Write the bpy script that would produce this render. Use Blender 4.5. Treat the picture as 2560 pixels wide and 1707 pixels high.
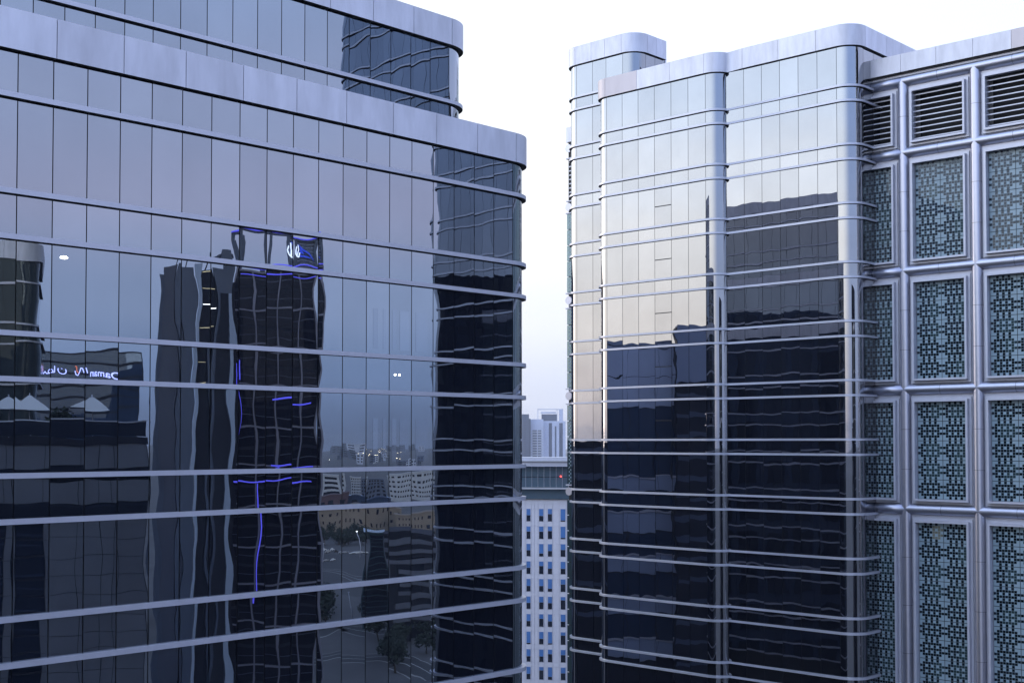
import bpy, bmesh, math, random
from mathutils import Vector, Matrix
R = math.radians
random.seed(11)
scn = bpy.context.scene
COL = scn.collection
for o in list(bpy.data.objects): bpy.data.objects.remove(o)

# ------------------------------------------------------------------ camera
EYE = 65.0
cam_d = bpy.data.cameras.new("camera"); cam = bpy.data.objects.new("camera", cam_d); COL.objects.link(cam)
cam.location = (0, 0, EYE); cam.rotation_euler = (R(90) + 0.028509, 0, 0)
cam_d.sensor_width = 36; cam_d.lens = 3200 * 36 / 2560; cam_d.shift_y = 160 / 2560
cam_d.clip_start = 0.5; cam_d.clip_end = 40000
scn.camera = cam
# ------------------------------------------------------------------ world: dusk sky, west (left) bright and warm, east blue with a pink belt
SUN_AZ = math.atan2(-0.20, -0.98)
world = bpy.data.worlds.new("World"); scn.world = world; world.use_nodes = True
nt = world.node_tree; N = nt.nodes; L = nt.links; N.clear()
def nd(t, **k):
    n = N.new(t)
    for a, b in k.items(): setattr(n, a, b)
    return n
out = nd('ShaderNodeOutputWorld'); bg = nd('ShaderNodeBackground'); L.new(bg.outputs[0], out.inputs[0])
tc = nd('ShaderNodeTexCoord'); sep = nd('ShaderNodeSeparateXYZ'); L.new(tc.outputs['Generated'], sep.inputs[0])
def ramp(stops):
    r = nd('ShaderNodeValToRGB'); r.color_ramp.interpolation = 'EASE'
    e = r.color_ramp.elements
    while len(e) < len(stops): e.new(0.5)
    for i, (p, c) in enumerate(stops): e[i].position = p; e[i].color = (*c, 1)
    L.new(sep.outputs['Z'], r.inputs[0]); return r
west = ramp([(0, (1.7, 1.5, 1.5)), (.05, (2.0, 1.82, 1.76)), (.09, (2.3, 2.16, 2.04)), (.15, (2.55, 2.5, 2.45)), (.20, (2.5, 2.6, 2.75)), (.27, (2.15, 2.45, 2.9)), (.36, (2.0, 2.4, 3.1)), (.7, (1.3, 1.7, 2.5))])
north = ramp([(0, (.66, .72, .90)), (.035, (.75, .80, .96)), (.10, (.93, .95, 1.04)), (.16, (1.06, 1.06, 1.08)), (.30, (1.05, 1.10, 1.12)), (.7, (.6, .72, .95))])
east = ramp([(0, (.34, .46, .78)), (.05, (.54, .74, 1.24)), (.11, (.78, .94, 1.42)), (.18, (1.04, 1.05, 1.48)), (.245, (.98, 1.07, 1.54)), (.34, (.92, 1.10, 1.64)), (.7, (.8, 1.0, 1.6))])
south = ramp([(0, (.5, .62, 1.0)), (.08, (.80, .95, 1.38)), (.3, (.78, 1.08, 1.85)), (.7, (.75, .95, 1.6))])
dotw = nd('ShaderNodeVectorMath', operation='DOT_PRODUCT'); L.new(tc.outputs['Generated'], dotw.inputs[0]); dotw.inputs[1].default_value = (math.cos(SUN_AZ), math.sin(SUN_AZ), 0)
def mapr(src, a, b):
    m = nd('ShaderNodeMapRange'); m.interpolation_type = 'SMOOTHSTEP'; L.new(src, m.inputs[0]); m.inputs[1].default_value = a; m.inputs[2].default_value = b; return m
mN = mapr(dotw.outputs['Value'], -.75, -.1); mW = mapr(dotw.outputs['Value'], .1, .85)
doty = nd('ShaderNodeVectorMath', operation='DOT_PRODUCT'); L.new(tc.outputs['Generated'], doty.inputs[0]); doty.inputs[1].default_value = (0, 1, 0)
mS = mapr(doty.outputs['Value'], -.6, .3)     # the southern half stays as dull as the east
mul = nd('ShaderNodeMath', operation='MULTIPLY'); L.new(mN.outputs[0], mul.inputs[0]); L.new(mS.outputs[0], mul.inputs[1])
def mix(f, a, b):
    m = nd('ShaderNodeMix', data_type='RGBA'); L.new(f, m.inputs[0]); L.new(a, m.inputs[6]); L.new(b, m.inputs[7]); return m.outputs[2]
mSS = mapr(doty.outputs['Value'], -.85, -.35); ce = mix(mSS.outputs[0], south.outputs[0], east.outputs[0])
c1 = mix(mul.outputs[0], ce, north.outputs[0]); c2 = mix(mW.outputs[0], c1, west.outputs[0])
sky = nd('ShaderNodeTexSky', sky_type='NISHITA'); sky.sun_disc = False; sky.sun_elevation = R(7); sky.sun_rotation = math.pi / 2 - R(152); sky.dust_density = 2
sc_ = nd('ShaderNodeVectorMath', operation='SCALE'); L.new(sky.outputs[0], sc_.inputs[0]); sc_.inputs[3].default_value = .02
ad = nd('ShaderNodeVectorMath', operation='ADD'); L.new(sc_.outputs[0], ad.inputs[0]); L.new(c2, ad.inputs[1])
L.new(ad.outputs[0], bg.inputs[0]); bg.inputs[1].default_value = 1.0
sd = bpy.data.lights.new("sun", 'SUN'); sd.energy = .5; sd.angle = R(20); sd.color = (1, .90, .84)
sun = bpy.data.objects.new("sun", sd); COL.objects.link(sun)
sun.rotation_euler = Vector((math.cos(R(152)) * math.cos(R(7)), math.sin(R(152)) * math.cos(R(7)), math.sin(R(7)))).to_track_quat('Z', 'Y').to_euler()
scn.view_settings.view_transform = 'Standard'; scn.view_settings.look = 'None'; scn.view_settings.exposure = 0.0; scn.view_settings.gamma = 1
scn.cycles.max_bounces = 7; scn.cycles.glossy_bounces = 6; scn.cycles.diffuse_bounces = 2; scn.cycles.volume_bounces = 0; scn.cycles.transmission_bounces = 2
scn.cycles.use_denoising = True; scn.cycles.caustics_reflective = False; scn.cycles.caustics_refractive = False

# ------------------------------------------------------------------ materials
MATS = {}
def mat(name, color=(.5, .5, .5), rough=.5, metal=0., spec=.5, noise=0., nscale=1., emit=None, estr=0., bump=0., streak=0.):
    m = bpy.data.materials.new(name); m.use_nodes = True; MATS[name] = m
    t = m.node_tree; b = t.nodes['Principled BSDF']
    b.inputs['Base Color'].default_value = (*color, 1); b.inputs['Roughness'].default_value = rough
    b.inputs['Metallic'].default_value = metal; b.inputs['Specular IOR Level'].default_value = spec
    if emit: b.inputs['Emission Color'].default_value = (*emit, 1); b.inputs['Emission Strength'].default_value = estr
    if noise:
        tx = t.nodes.new('ShaderNodeTexCoord'); mp = t.nodes.new('ShaderNodeMapping'); t.links.new(tx.outputs['Object'], mp.inputs[0])
        mp.inputs['Scale'].default_value = (nscale, nscale, nscale * (.25 if streak else 1))
        nz = t.nodes.new('ShaderNodeTexNoise'); nz.inputs['Scale'].default_value = 1; nz.inputs['Detail'].default_value = 6; nz.inputs['Roughness'].default_value = .6
        t.links.new(mp.outputs[0], nz.inputs['Vector'])
        mr = t.nodes.new('ShaderNodeMapRange'); t.links.new(nz.outputs['Fac'], mr.inputs[0]); mr.inputs[1].default_value = .3; mr.inputs[2].default_value = .7
        mr.inputs[3].default_value = 1 - noise; mr.inputs[4].default_value = 1 + noise
        mx = t.nodes.new('ShaderNodeVectorMath'); mx.operation = 'SCALE'; mx.inputs[0].default_value = color
        if streak:
            oi = t.nodes.new('ShaderNodeObjectInfo'); vr = t.nodes.new('ShaderNodeMapRange'); t.links.new(oi.outputs['Random'], vr.inputs[0]); vr.inputs[3].default_value = .93; vr.inputs[4].default_value = 1.05
            mm = t.nodes.new('ShaderNodeMath'); mm.operation = 'MULTIPLY'; t.links.new(vr.outputs[0], mm.inputs[0]); t.links.new(mr.outputs[0], mm.inputs[1]); t.links.new(mm.outputs[0], mx.inputs[3])
        else: t.links.new(mr.outputs[0], mx.inputs[3])
        t.links.new(mx.outputs[0], b.inputs['Base Color'])
    return m
def glassmat(name, refl, base=(.004, .005, .009), rough=0.0, dirt=.0):
    """coated mirror glass: dark body and a tinted reflection that strengthens towards grazing"""
    m = bpy.data.materials.new(name); m.use_nodes = True; MATS[name] = m
    t = m.node_tree; t.nodes.clear(); n = t.nodes.new
    o = n('ShaderNodeOutputMaterial'); df = n('ShaderNodeBsdfDiffuse'); df.inputs[0].default_value = (*base, 1)
    g = n('ShaderNodeBsdfGlossy'); g.inputs['Roughness'].default_value = rough
    lw = n('ShaderNodeLayerWeight'); lw.inputs[0].default_value = .5
    pw = n('ShaderNodeMath'); pw.operation = 'POWER'; t.links.new(lw.outputs['Facing'], pw.inputs[0]); pw.inputs[1].default_value = 4
    mx = n('ShaderNodeMix'); mx.data_type = 'RGBA'; t.links.new(pw.outputs[0], mx.inputs[0]); mx.inputs[6].default_value = (*refl, 1); mx.inputs[7].default_value = (.97, .98, 1, 1)
    tx = n('ShaderNodeTexCoord'); nz = n('ShaderNodeTexNoise'); nz.inputs['Scale'].default_value = .35; nz.inputs['Detail'].default_value = 5
    t.links.new(tx.outputs['Object'], nz.inputs['Vector'])
    mr = n('ShaderNodeMapRange'); t.links.new(nz.outputs['Fac'], mr.inputs[0]); mr.inputs[1].default_value = .3; mr.inputs[2].default_value = .7; mr.inputs[3].default_value = .95; mr.inputs[4].default_value = 1.04
    gi = n('ShaderNodeNewGeometry'); oi = n('ShaderNodeObjectInfo'); sm = n('ShaderNodeMath'); sm.operation = 'ADD'; t.links.new(gi.outputs['Random Per Island'], sm.inputs[0]); t.links.new(oi.outputs['Random'], sm.inputs[1])
    fr_ = n('ShaderNodeMath'); fr_.operation = 'FRACT'; t.links.new(sm.outputs[0], fr_.inputs[0])
    vr = n('ShaderNodeMapRange'); t.links.new(fr_.outputs[0], vr.inputs[0]); vr.inputs[3].default_value = .92; vr.inputs[4].default_value = 1.05
    vm = n('ShaderNodeMath'); vm.operation = 'MULTIPLY'; t.links.new(vr.outputs[0], vm.inputs[0]); t.links.new(mr.outputs[0], vm.inputs[1])
    sc = n('ShaderNodeVectorMath'); sc.operation = 'SCALE'; t.links.new(mx.outputs[2], sc.inputs[0]); t.links.new(vm.outputs[0], sc.inputs[3])
    t.links.new(sc.outputs[0], g.inputs['Color'])
    a = n('ShaderNodeAddShader'); t.links.new(df.outputs[0], a.inputs[0]); t.links.new(g.outputs[0], a.inputs[1]); t.links.new(a.outputs[0], o.inputs[0])
    return m
G_L = glassmat('blue_mirror_glass', (.25, .28, .315))
G_R = glassmat('silver_mirror_glass', (.285, .295, .315))
G_D = glassmat('dark_glass', (.045, .05, .06), base=(.01, .013, .02))
G_DB = glassmat('deep_blue_glass', (.05, .07, .10), base=(.022, .038, .075))
PANEL = mat('aluminium_panel', (.62, .625, .69), rough=.45, metal=.3, noise=.13, nscale=1.6, streak=1)
PANEL2 = mat('aluminium_panel_stained', (.50, .46, .48), rough=.45, metal=.3, noise=.08, nscale=.9, streak=1)
FIN = mat('fin_aluminium', (.52, .53, .60), rough=.38, metal=.4, noise=.04, nscale=2)
GASKET_SHADE = mat('black_gasket_and_soffit_shade', (.012, .012, .016), rough=.7)  # black joints and rubber; also shade painted under fins, parapets and slats
BACK = mat('shadow_box', (.008, .009, .012), rough=.8)
STEEL = mat('satin_steel', (.45, .46, .54), rough=.38, metal=.9, noise=.03, nscale=3)
FRAMEM = mat('grey_frame', (.52, .53, .60), rough=.45, metal=.3, noise=.05, nscale=2)
FRIT = mat('frit_glass', (.25, .335, .385), rough=.35, spec=.4, noise=.10, nscale=.5)
FRITD = glassmat('clear_glass_square', (.03, .036, .046), base=(.006, .012, .017))
FRITM = glassmat('clear_glass_blind_behind', (.03, .036, .044), base=(.022, .042, .047))
FRITW = mat('warm_glass_square', (.17, .17, .13), rough=.25, noise=.3, nscale=1.5)
NTWIN = glassmat('black_tower_glass', (.010, .012, .018), base=(.006, .007, .012))
HWG = glassmat('grey_green_glass', (.022, .027, .03), base=(.036, .046, .05))
ROOF = mat('roof_grey', (.20, .20, .21), rough=.9, noise=.2, nscale=.4)
CONC = mat('concrete_panel', (.11, .12, .155), rough=.75, noise=.10, nscale=.3)
WHITE = mat('white_cladding', (.68, .67, .73), rough=.6, noise=.04, nscale=.5)
WHITE2 = mat('white_render', (.46, .47, .50), rough=.8, noise=.06, nscale=.2)
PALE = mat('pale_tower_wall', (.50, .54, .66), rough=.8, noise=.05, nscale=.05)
TAN = mat('tan_plaster', (.24, .195, .155), rough=.85, noise=.10, nscale=.1)
SLATE = mat('slate_blue_wall', (.045, .055, .09), rough=.5, noise=.08, nscale=.05)
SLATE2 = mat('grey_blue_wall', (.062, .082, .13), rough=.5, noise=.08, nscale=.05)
DARK = mat('dark_wall', (.016, .019, .030), rough=.7, spec=.2, noise=.1, nscale=.1)
SLATE3 = mat('slate_cladding', (.26, .31, .43), rough=.55, noise=.06, nscale=.1)
SLATE4 = mat('pale_slate_cladding', (.46, .53, .70), rough=.55, noise=.06, nscale=.1)
LITE = mat('light_pier', (.31, .37, .49), rough=.6)
BLUEWIN = mat('blue_blind', (.08, .20, .47), rough=.35, noise=.12, nscale=.4)
DARKWIN = glassmat('window_glass_dark', (.07, .085, .11), base=(.01, .014, .025))
TEAL = glassmat('teal_glass', (.10, .14, .16), base=(.035, .055, .062))
NEON = mat('blue_neon', (.1, .1, .8), emit=(.14, .13, 1.0), estr=1.9)
GLZ = glassmat('blue_grey_glazing', (.10, .13, .15), base=(.075, .11, .14))
NEONW = mat('white_neon', (.8, .8, .9), emit=(.75, .82, 1.0), estr=3.5)
SIGNL = mat('blue_white_sign', (.5, .5, .9), emit=(.42, .46, 1.0), estr=5.0)
SIGNB = mat('blue_sign_face', (.03, .08, .6), emit=(.02, .06, .85), estr=1.1)
RED = mat('red_lamp', (.8, .05, .05), emit=(1, .06, .05), estr=6)
ORANGE = mat('orange_mark', (.8, .2, .1), emit=(1, .25, .15), estr=1.5)
LAMP = mat('white_lamp', (.9, .9, .9), emit=(1, .97, .9), estr=12)
LAMPW = mat('warm_lamp', (.9, .8, .6), emit=(1, .78, .45), estr=25)
WARMWIN = mat('warm_window', (.5, .4, .2), emit=(1, .85, .55), estr=1.6)
NTF = mat('tower_frame', (.20, .20, .26), rough=.5)
CANVAS = mat('umbrella_canvas', (.62, .64, .68), rough=.85)
LEAF = mat('dark_leaves', (.018, .03, .02), rough=.8, noise=.4, nscale=2)
BARK = mat('bark', (.10, .08, .06), rough=.9)
SAND = mat('sandy_ground', (.10, .10, .105), rough=.95, noise=.25, nscale=.02)
ASPH = mat('asphalt', (.055, .057, .062), rough=.9, noise=.15, nscale=.3)
KERB = mat('kerb_concrete', (.34, .33, .32), rough=.9)
PAINT = mat('road_paint', (.6, .6, .58), rough=.8)
MAROON = mat('maroon_roof', (.09, .05, .06), rough=.8, noise=.1, nscale=.1)
CARS = [mat('car_white', (.7, .7, .7), rough=.3), mat('car_silver', (.35, .36, .38), rough=.3, metal=.5), mat('car_black', (.02, .02, .025), rough=.3), mat('car_red', (.3, .03, .03), rough=.3)]

# ------------------------------------------------------------------ object helpers
def empty(name, label=None, cat=None, loc=(0, 0, 0), rz=0, group=None):
    o = bpy.data.objects.new(name, None); o.empty_display_size = 1; COL.objects.link(o)
    o.location = loc; o.rotation_euler = (0, 0, rz)
    if label: o['label'] = label
    if cat: o['category'] = cat
    if group: o['group'] = group
    return o
def tag(o, label, cat, group=None, kind=None):
    if label: o['label'] = label
    if cat: o['category'] = cat
    if group: o['group'] = group
    if kind: o['kind'] = kind
    return o
class MB:
    """collects faces with materials, then links them as one mesh object"""
    def __init__(s): s.v = []; s.f = []; s.m = []; s.mats = []; s.sm = []
    def mi(s, m):
        if m not in s.mats: s.mats.append(m)
        return s.mats.index(m)
    def face(s, pts, m, smooth=False):
        b = len(s.v); s.v += [tuple(p) for p in pts]; s.f.append(tuple(range(b, b + len(pts)))); s.m.append(s.mi(m)); s.sm.append(smooth)
    def grid(s, P, m, smooth=True):
        b = len(s.v); nr = len(P); nc = len(P[0])
        for r in P: s.v += [tuple(p) for p in r]
        k = s.mi(m)
        for i in range(nr - 1):
            for j in range(nc - 1):
                s.f.append((b + i * nc + j, b + i * nc + j + 1, b + (i + 1) * nc + j + 1, b + (i + 1) * nc + j)); s.m.append(k); s.sm.append(smooth)
    def box(s, x0, x1, y0, y1, z0, z1, m, bottom=None):
        c = [(x, y, z) for z in (z0, z1) for y in (y0, y1) for x in (x0, x1)]
        b = len(s.v); s.v += c
        for q, mm in (((0, 2, 3, 1), bottom or m), ((4, 5, 7, 6), m), ((0, 1, 5, 4), m), ((2, 6, 7, 3), m), ((0, 4, 6, 2), m), ((1, 3, 7, 5), m)):
            s.f.append(tuple(b + k for k in q)); s.m.append(s.mi(mm)); s.sm.append(False)
    def tube(s, p, q, r, m, n=12, r2=None, caps=True):
        p = Vector(p); q = Vector(q); d = (q - p).normalized(); u = d.orthogonal().normalized(); w = d.cross(u); r2 = r if r2 is None else r2
        b = len(s.v)
        for c, rr in ((p, r), (q, r2)):
            for k in range(n): a = 2 * math.pi * k / n; s.v.append(tuple(c + u * rr * math.cos(a) + w * rr * math.sin(a)))
        for k in range(n):
            s.f.append((b + k, b + (k + 1) % n, b + n + (k + 1) % n, b + n + k)); s.m.append(s.mi(m)); s.sm.append(True)
        if caps:
            s.f.append(tuple(b + k for k in reversed(range(n)))); s.m.append(s.mi(m)); s.sm.append(False)
            s.f.append(tuple(b + n + k for k in range(n))); s.m.append(s.mi(m)); s.sm.append(False)
    def build(s, name, parent=None, loc=None):
        me = bpy.data.meshes.new(name); me.from_pydata(s.v, [], s.f)
        for m in s.mats: me.materials.append(m)
        me.polygons.foreach_set('material_index', s.m); me.polygons.foreach_set('use_smooth', s.sm); me.update()
        o = bpy.data.objects.new(name, me); COL.objects.link(o)
        if parent: o.parent = parent
        if loc: o.location = loc
        return o
class Path:
    """plan line of a facade; outside is on the right-hand side of its direction"""
    def __init__(s): s.p = []; s.len = 0; s.breaks = []
    def line(s, a, b, marks=()):
        l = math.dist(a, b); s.p.append(('l', s.len, l, a, b)); 
        s.breaks += [s.len] + [s.len + m for m in marks if 1e-3 < m < l - 1e-3]; s.len += l; return s
    def arc(s, c, r, a0, a1, n=1):
        l = abs(a1 - a0) * r; s.p.append(('a', s.len, l, c, r, a0, a1)); s.breaks += [s.len + l * k / n for k in range(n)]; s.len += l; return s
    def at(s, t):
        for q in s.p:
            if t <= q[1] + q[2] + 1e-9: break
        u = (t - q[1]) / q[2]
        if q[0] == 'l':
            (ax, ay), (bx, by) = q[3], q[4]; dx, dy = (bx - ax) / q[2], (by - ay) / q[2]
            return ax + (bx - ax) * u, ay + (by - ay) * u, dy, -dx
        a = q[5] + (q[6] - q[5]) * u; c = q[3]; sg = 1 if q[6] > q[5] else -1
        return c[0] + q[4] * math.cos(a), c[1] + q[4] * math.sin(a), sg * math.cos(a), sg * math.sin(a)
    def samples(s, t0, t1):
        ts = [t0]
        for q in s.p:
            if q[0] == 'a':
                for k in range(0, 15):
                    t = q[1] + q[2] * k / 14
                    if t0 + 1e-4 < t < t1 - 1e-4: ts.append(t)
            else:
                for t in (q[1], q[1] + q[2]):
                    if t0 + 1e-4 < t < t1 - 1e-4: ts.append(t)
        ts.append(t1); ts = sorted(ts); r = [ts[0]]
        for t in ts[1:]:
            if t - r[-1] > 1e-4: r.append(t)
        return r
def sweep(mb, path, t0, t1, inn, outw, z0, z1, m, mbot):
    ts = path.samples(t0, t1); A = []
    for t in ts:
        x, y, nx, ny = path.at(t if t > t0 else t + 1e-5); A.append(((x + nx * outw, y + ny * outw), (x - nx * inn, y - ny * inn)))
    F = [[(o[0], o[1], z) for o, i in A] for z in (z0, z1)]
    mb.grid(F, m, True)
    mb.grid([[(o[0], o[1], z1) for o, i in A], [(i[0], i[1], z1) for o, i in A]], m, False)
    mb.grid([[(i[0], i[1], z0) for o, i in A], [(o[0], o[1], z0) for o, i in A]], mbot, False)  # underside coloured dark in place of soffit shade
    for k, fl in ((0, 1), (-1, 0)):
        o, i = A[k]; q = [(i[0], i[1], z0), (o[0], o[1], z0), (o[0], o[1], z1), (i[0], i[1], z1)]
        mb.face(q[::-1] if fl else q, m)
def pane(mb, path, t0, t1, z0, z1, m, rnd, amp=1.0, proud=0.0):
    """one sheet of toughened glass, very slightly bowed and out of true"""
    g = .016; t0 += g; t1 -= g; z0 += .006; z1 -= .006
    arc = abs(path.at(t0 + 1e-3)[2] - path.at(t1 - 1e-3)[2]) > .02
    nu = 12 if arc else 7; nv = max(4, min(12, int((z1 - z0) / .28)))
    A = .00042 * amp * (1.5 if arc else 1)
    ph = [rnd.uniform(0, 6.28) for _ in range(8)]; ta = rnd.gauss(0, .00065) * amp; tb = rnd.gauss(0, .0006) * amp
    bow = rnd.uniform(-.2, 1.0) * .0011 * amp; k1 = rnd.uniform(.5, 1.2); k2 = rnd.uniform(.8, 1.7)
    H = z1 - z0; W = t1 - t0; P = []
    for j in range(nv + 1):
        v = j / nv; row = []
        for i in range(nu + 1):
            u = i / nu; x, y, nx, ny = path.at(t0 + W * u)
            hv = v * H
            d = A * (math.sin(4.2 * k1 * hv + ph[0]) + .7 * math.sin(3.0 * k2 * hv + 3.5 * u * W + ph[1]) + .5 * math.sin(5.5 * u * W - 1.5 * hv + ph[2]) + .3 * math.sin(7.5 * hv + ph[3]))
            d += bow * (4 * u * (1 - u)) * (4 * v * (1 - v)) + ta * (u - .5) * W + tb * (v - .5) * H + proud
            row.append((x + nx * d, y + ny * d, z0 + v * H))
        P.append(row)
    mb.grid(P, m, True)
def facade(root, path, levels, gmat, par, fin_z, seed=1, amp=1.0, cand=None, pstep=2, finout=.17, fin_h=.15, zwall=None, inset=.05, ptop=None, stained=None):
    """levels: descending z of pane edges; par: (z0, z1) of the parapet; fin_z: tops of the projecting fins"""
    rnd = random.Random(seed); br = sorted(set(round(b, 4) for b in path.breaks)) + [path.len]
    # dark backing behind the sheets
    mb = MB(); ts = path.samples(0, path.len); P = []
    for z in (zwall, (par[0] if par else levels[0])):
        P.append([(path.at(t)[0] - path.at(t)[2] * inset, path.at(t)[1] - path.at(t)[3] * inset, z) for t in ts])
    mb.grid(P, BACK, False); mb.build('wall', root)
    for a, b in zip(br[:-1], br[1:]):
        if b - a < .05: continue
        for zt, zb in zip(levels[:-1], levels[1:]):
            cand.append((path, a, b, zb, zt, gmat, rnd.random(), amp, root))
    for z in fin_z:
        mb = MB(); sweep(mb, path, 0, path.len, .03, finout, z - fin_h, z, FIN, GASKET_SHADE); mb.build('fin', root)
    if par:
        k = 0; pj = br[::-1]; st = [pj[0]]
        j = br[:]
        edges = [j[0]]
        for i in range(1, len(j)):
            if (len(j) - 1 - i) % pstep == 0 or i == len(j) - 1: edges.append(j[i])
        for a, b in zip(edges[:-1], edges[1:]):
            if b - a < .05: continue
            mb = MB(); mt = PANEL2 if (stained and stained(a, b)) else PANEL
            sweep(mb, path, a + .012, b - .012, .35, finout + .02, par[0], par[1], mt, GASKET_SHADE); mb.build('parapet_panel', root)
def vis(root, path, a, b, z0, z1):
    """how large a pane shows from the camera"""
    M = Matrix.Rotation(root.rotation_euler[2], 3, 'Z'); x, y, nx, ny = path.at((a + b) / 2)
    p = M @ Vector((x, y, 0)) + Vector((root.location[0], root.location[1], 0)); n = M @ Vector((nx, ny, 0))
    if p.y < 5: return 0
    u = p.x / p.y; v = ((z0 + z1) / 2) / p.y
    if abs(u) > .42 or v > .36 or v < -.2: return 0
    d = -(p.normalized()).dot(n)
    return max(0, d) * (b - a) * (z1 - z0) / p.y ** 2
def emit_panes(root, cand, name='glass_pane', cap=100):
    c = sorted(cand, key=lambda q: -vis(root, q[0], q[1], q[2], q[3], q[4])); rest = MB()
    for i, (path, a, b, z0, z1, m, sd_, amp, _) in enumerate(c):
        rnd = random.Random(int(sd_ * 1e9))
        if i < cap and vis(root, path, a, b, z0, z1) > 0:
            mb = MB(); pane(mb, path, a, b, z0, z1, m, rnd, amp); mb.build(name, root)
        else: pane(rest, path, a, b, z0, z1, m, rnd, amp)
    o = rest.build(name, root); o['kind'] = 'stuff'
def levels_from(top, first, b, H, zend):
    lv = [top]; fz = []; z = first
    while z > zend:
        lv.append(z); fz.append(z)
        if z - b > zend: lv.append(z - b); fz.append(z - b)
        z -= H
    return lv, fz
def plan_fill(mb, pts, z, m):
    mb.face([(x, y, z) for x, y in pts], m)

# ================================================================== left tower
AL = R(45.6743)
LT = empty('glass_tower', 'blue mirrored glass office tower with stepped roof filling the left half', 'office tower', (-14.0058, 36.0131, EYE), AL)
W = 1.0571; x1 = 19 * W; r = 1.3; DEP = 46
candL = []
def lpath(y0, y1, xl, xr):
    p = Path(); n = int((xr - xl) / W); off = (xr - xl) - n * W
    p.line((xl, y0), (xr, y0), [off + k * W for k in range(0, n + 1)])
    p.arc((xr, y0 + r), r, -math.pi / 2, 0)
    m = int((y1 - y0 - 2 * r) / 1.5)
    p.line((xr + r, y0 + r), (xr + r, y1 - r), [(y1 - y0 - 2 * r) * k / m for k in range(1, m)])
    p.arc((xr, y1 - r), r, 0, math.pi / 2)
    p.line((xr, y1), (xr - 12, y1), [1.5 * k for k in range(1, 8)])
    return p
p1 = lpath(0, DEP, x1 - 24 * W, x1)
lv, fz = levels_from(11.05, 9.844, 2.7137, 4.0, -22.5)
facade(LT, p1, lv, G_L, (11.05, 12.2), fz, 3, .82, candL, zwall=-65)
p2 = lpath(3.8, DEP, x1 - 24 * W, x1 + .08)
lv2, fz2 = levels_from(16.55, 14.24, 1.29, 4.0, 12.5)
facade(LT, p2, lv2 + [12.2], G_L, (16.55, 17.67), fz2, 4, 1.0, candL, zwall=11.9)
p3 = lpath(26, DEP, x1 - 12 * W, x1 + .04)
lv3, fz3 = levels_from(24.4, 23.2, 2.72, 4.0, 17.7)
facade(LT, p3, lv3 + [17.7], G_L, (24.4, 25.6), fz3, 5, 1.0, candL, zwall=17.3)
emit_panes(LT, candL)
mb = MB()
for (ya, xl, z) in ((0, x1 - 24 * W, 11.7), (3.8, x1 - 24 * W, 17.2), (26, x1 - 12 * W, 25.1)):
    plan_fill(mb, [(xl, ya + .3), (x1 + .8, ya + .3), (x1 + .8, DEP - .4), (x1 - 12, DEP - .4), (xl, DEP - .4)], z, ROOF)
mb.build('roof', LT)
for (xx, zz, w_, h_) in ((1.42, 5.35, .24, .045), (14.02, 2.42, .10, .03), (14.22, 2.42, .08, .03)):
    mb = MB(); mb.face([(xx + w_ / 2 * math.cos(k * .5236) * (1 + .1 * math.sin(k)), -.012 , zz + h_ * math.sin(k * .5236) * 1.0) for k in range(12)][::1], LAMP); mb.build('ceiling_light', LT)

# pale curtains showing faintly through a few panes
CURT = glassmat('glass_over_curtain', (.25, .28, .315), base=(.030, .036, .052))
def s_at(x): t = (x - 1280) / 3200; return (14.0058 + 36.0131 * t) / (.6987 - .7155 * t)
s0 = 24 * W - x1
for zlo, zhi in ((3.30, 4.75), (-.72, .85)):
    for xa, xb in ((931, 945), (956, 965), (979, 991), (998, 1024), (1038, 1069)):
        mb = MB(); pane(mb, p1, s0 + s_at(xa), s0 + s_at(xb), zlo, zhi, CURT, random.Random(5), .0, .004); mb.build('curtain', LT)
# ================================================================== right tower
AR = R(-43.3737)
RT = empty('glass_tower', 'silver mirrored glass tower right of the gap with rounded corners and paired fins', 'office tower', (7.3854, 99.2626, EYE), AR)
candR = []
def fr(zend): return levels_from(26.9, 24.25, 1.02, 4.0, zend)
w1 = 1.5466; pc = Path(); q = R(73)
pc.line((-1.3, 9), (-1.3, 1.3), [1.54 * k for k in range(1, 5)])
pc.arc((0, 1.3), 1.3, math.pi, 1.5 * math.pi)
pc.line((0, 0), (9.28, 0), [w1 * k for k in range(1, 6)])
pc.arc((9.28, 1.24), 1.24, 1.5 * math.pi, 1.5 * math.pi + q)
dx0 = 10.466
pc.line((dx0, .877), (19.43, .877), [10.52 + 1.4849 * k - dx0 for k in range(1, 6)])
pc.arc((19.43, 2.177), 1.3, 1.5 * math.pi, 2 * math.pi)
pc.line((20.73, 2.177), (20.73, 12), [1.45, 3, 4.5, 6, 7.5])
lvr, fzr = fr(-27)
facade(RT, pc, lvr, G_R, (26.9, 28.35), fzr, 7, .9, candR, zwall=-65, stained=lambda a, b: a < 9.9 and b > 8.6)
pb = Path()
pb.line((-6.08, 6), (-6.08, 3.3), [1.2])
pb.arc((-4.78, 3.3), 1.3, math.pi, 1.5 * math.pi)
pb.line((-4.78, 2.0), (.02, 2.0), [1.70, 3.1])
pb.arc((.02, 3.3), 1.3, 1.5 * math.pi, 2 * math.pi)
pb.line((1.32, 3.3), (1.32, 5.8), [1.2])
lvb, fzb = levels_from(30.8, 28.25, 1.02, 4.0, -27)
facade(RT, pb, lvb, G_R, (30.8, 32.3), fzb, 8, .9, candR, zwall=-65, pstep=1)
emit_panes(RT, candR)
mb = MB()
plan_fill(mb, [(-1, .3), (9.9, .3), (9.9, 1.2), (20.4, 1.2), (20.4, 12), (-1, 12)], 27.9, ROOF)
plan_fill(mb, [(-5.8, 2.3), (1, 2.3), (1, 5.9), (-5.8, 5.9)], 31.8, ROOF)
mb.build('roof', RT)
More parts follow.
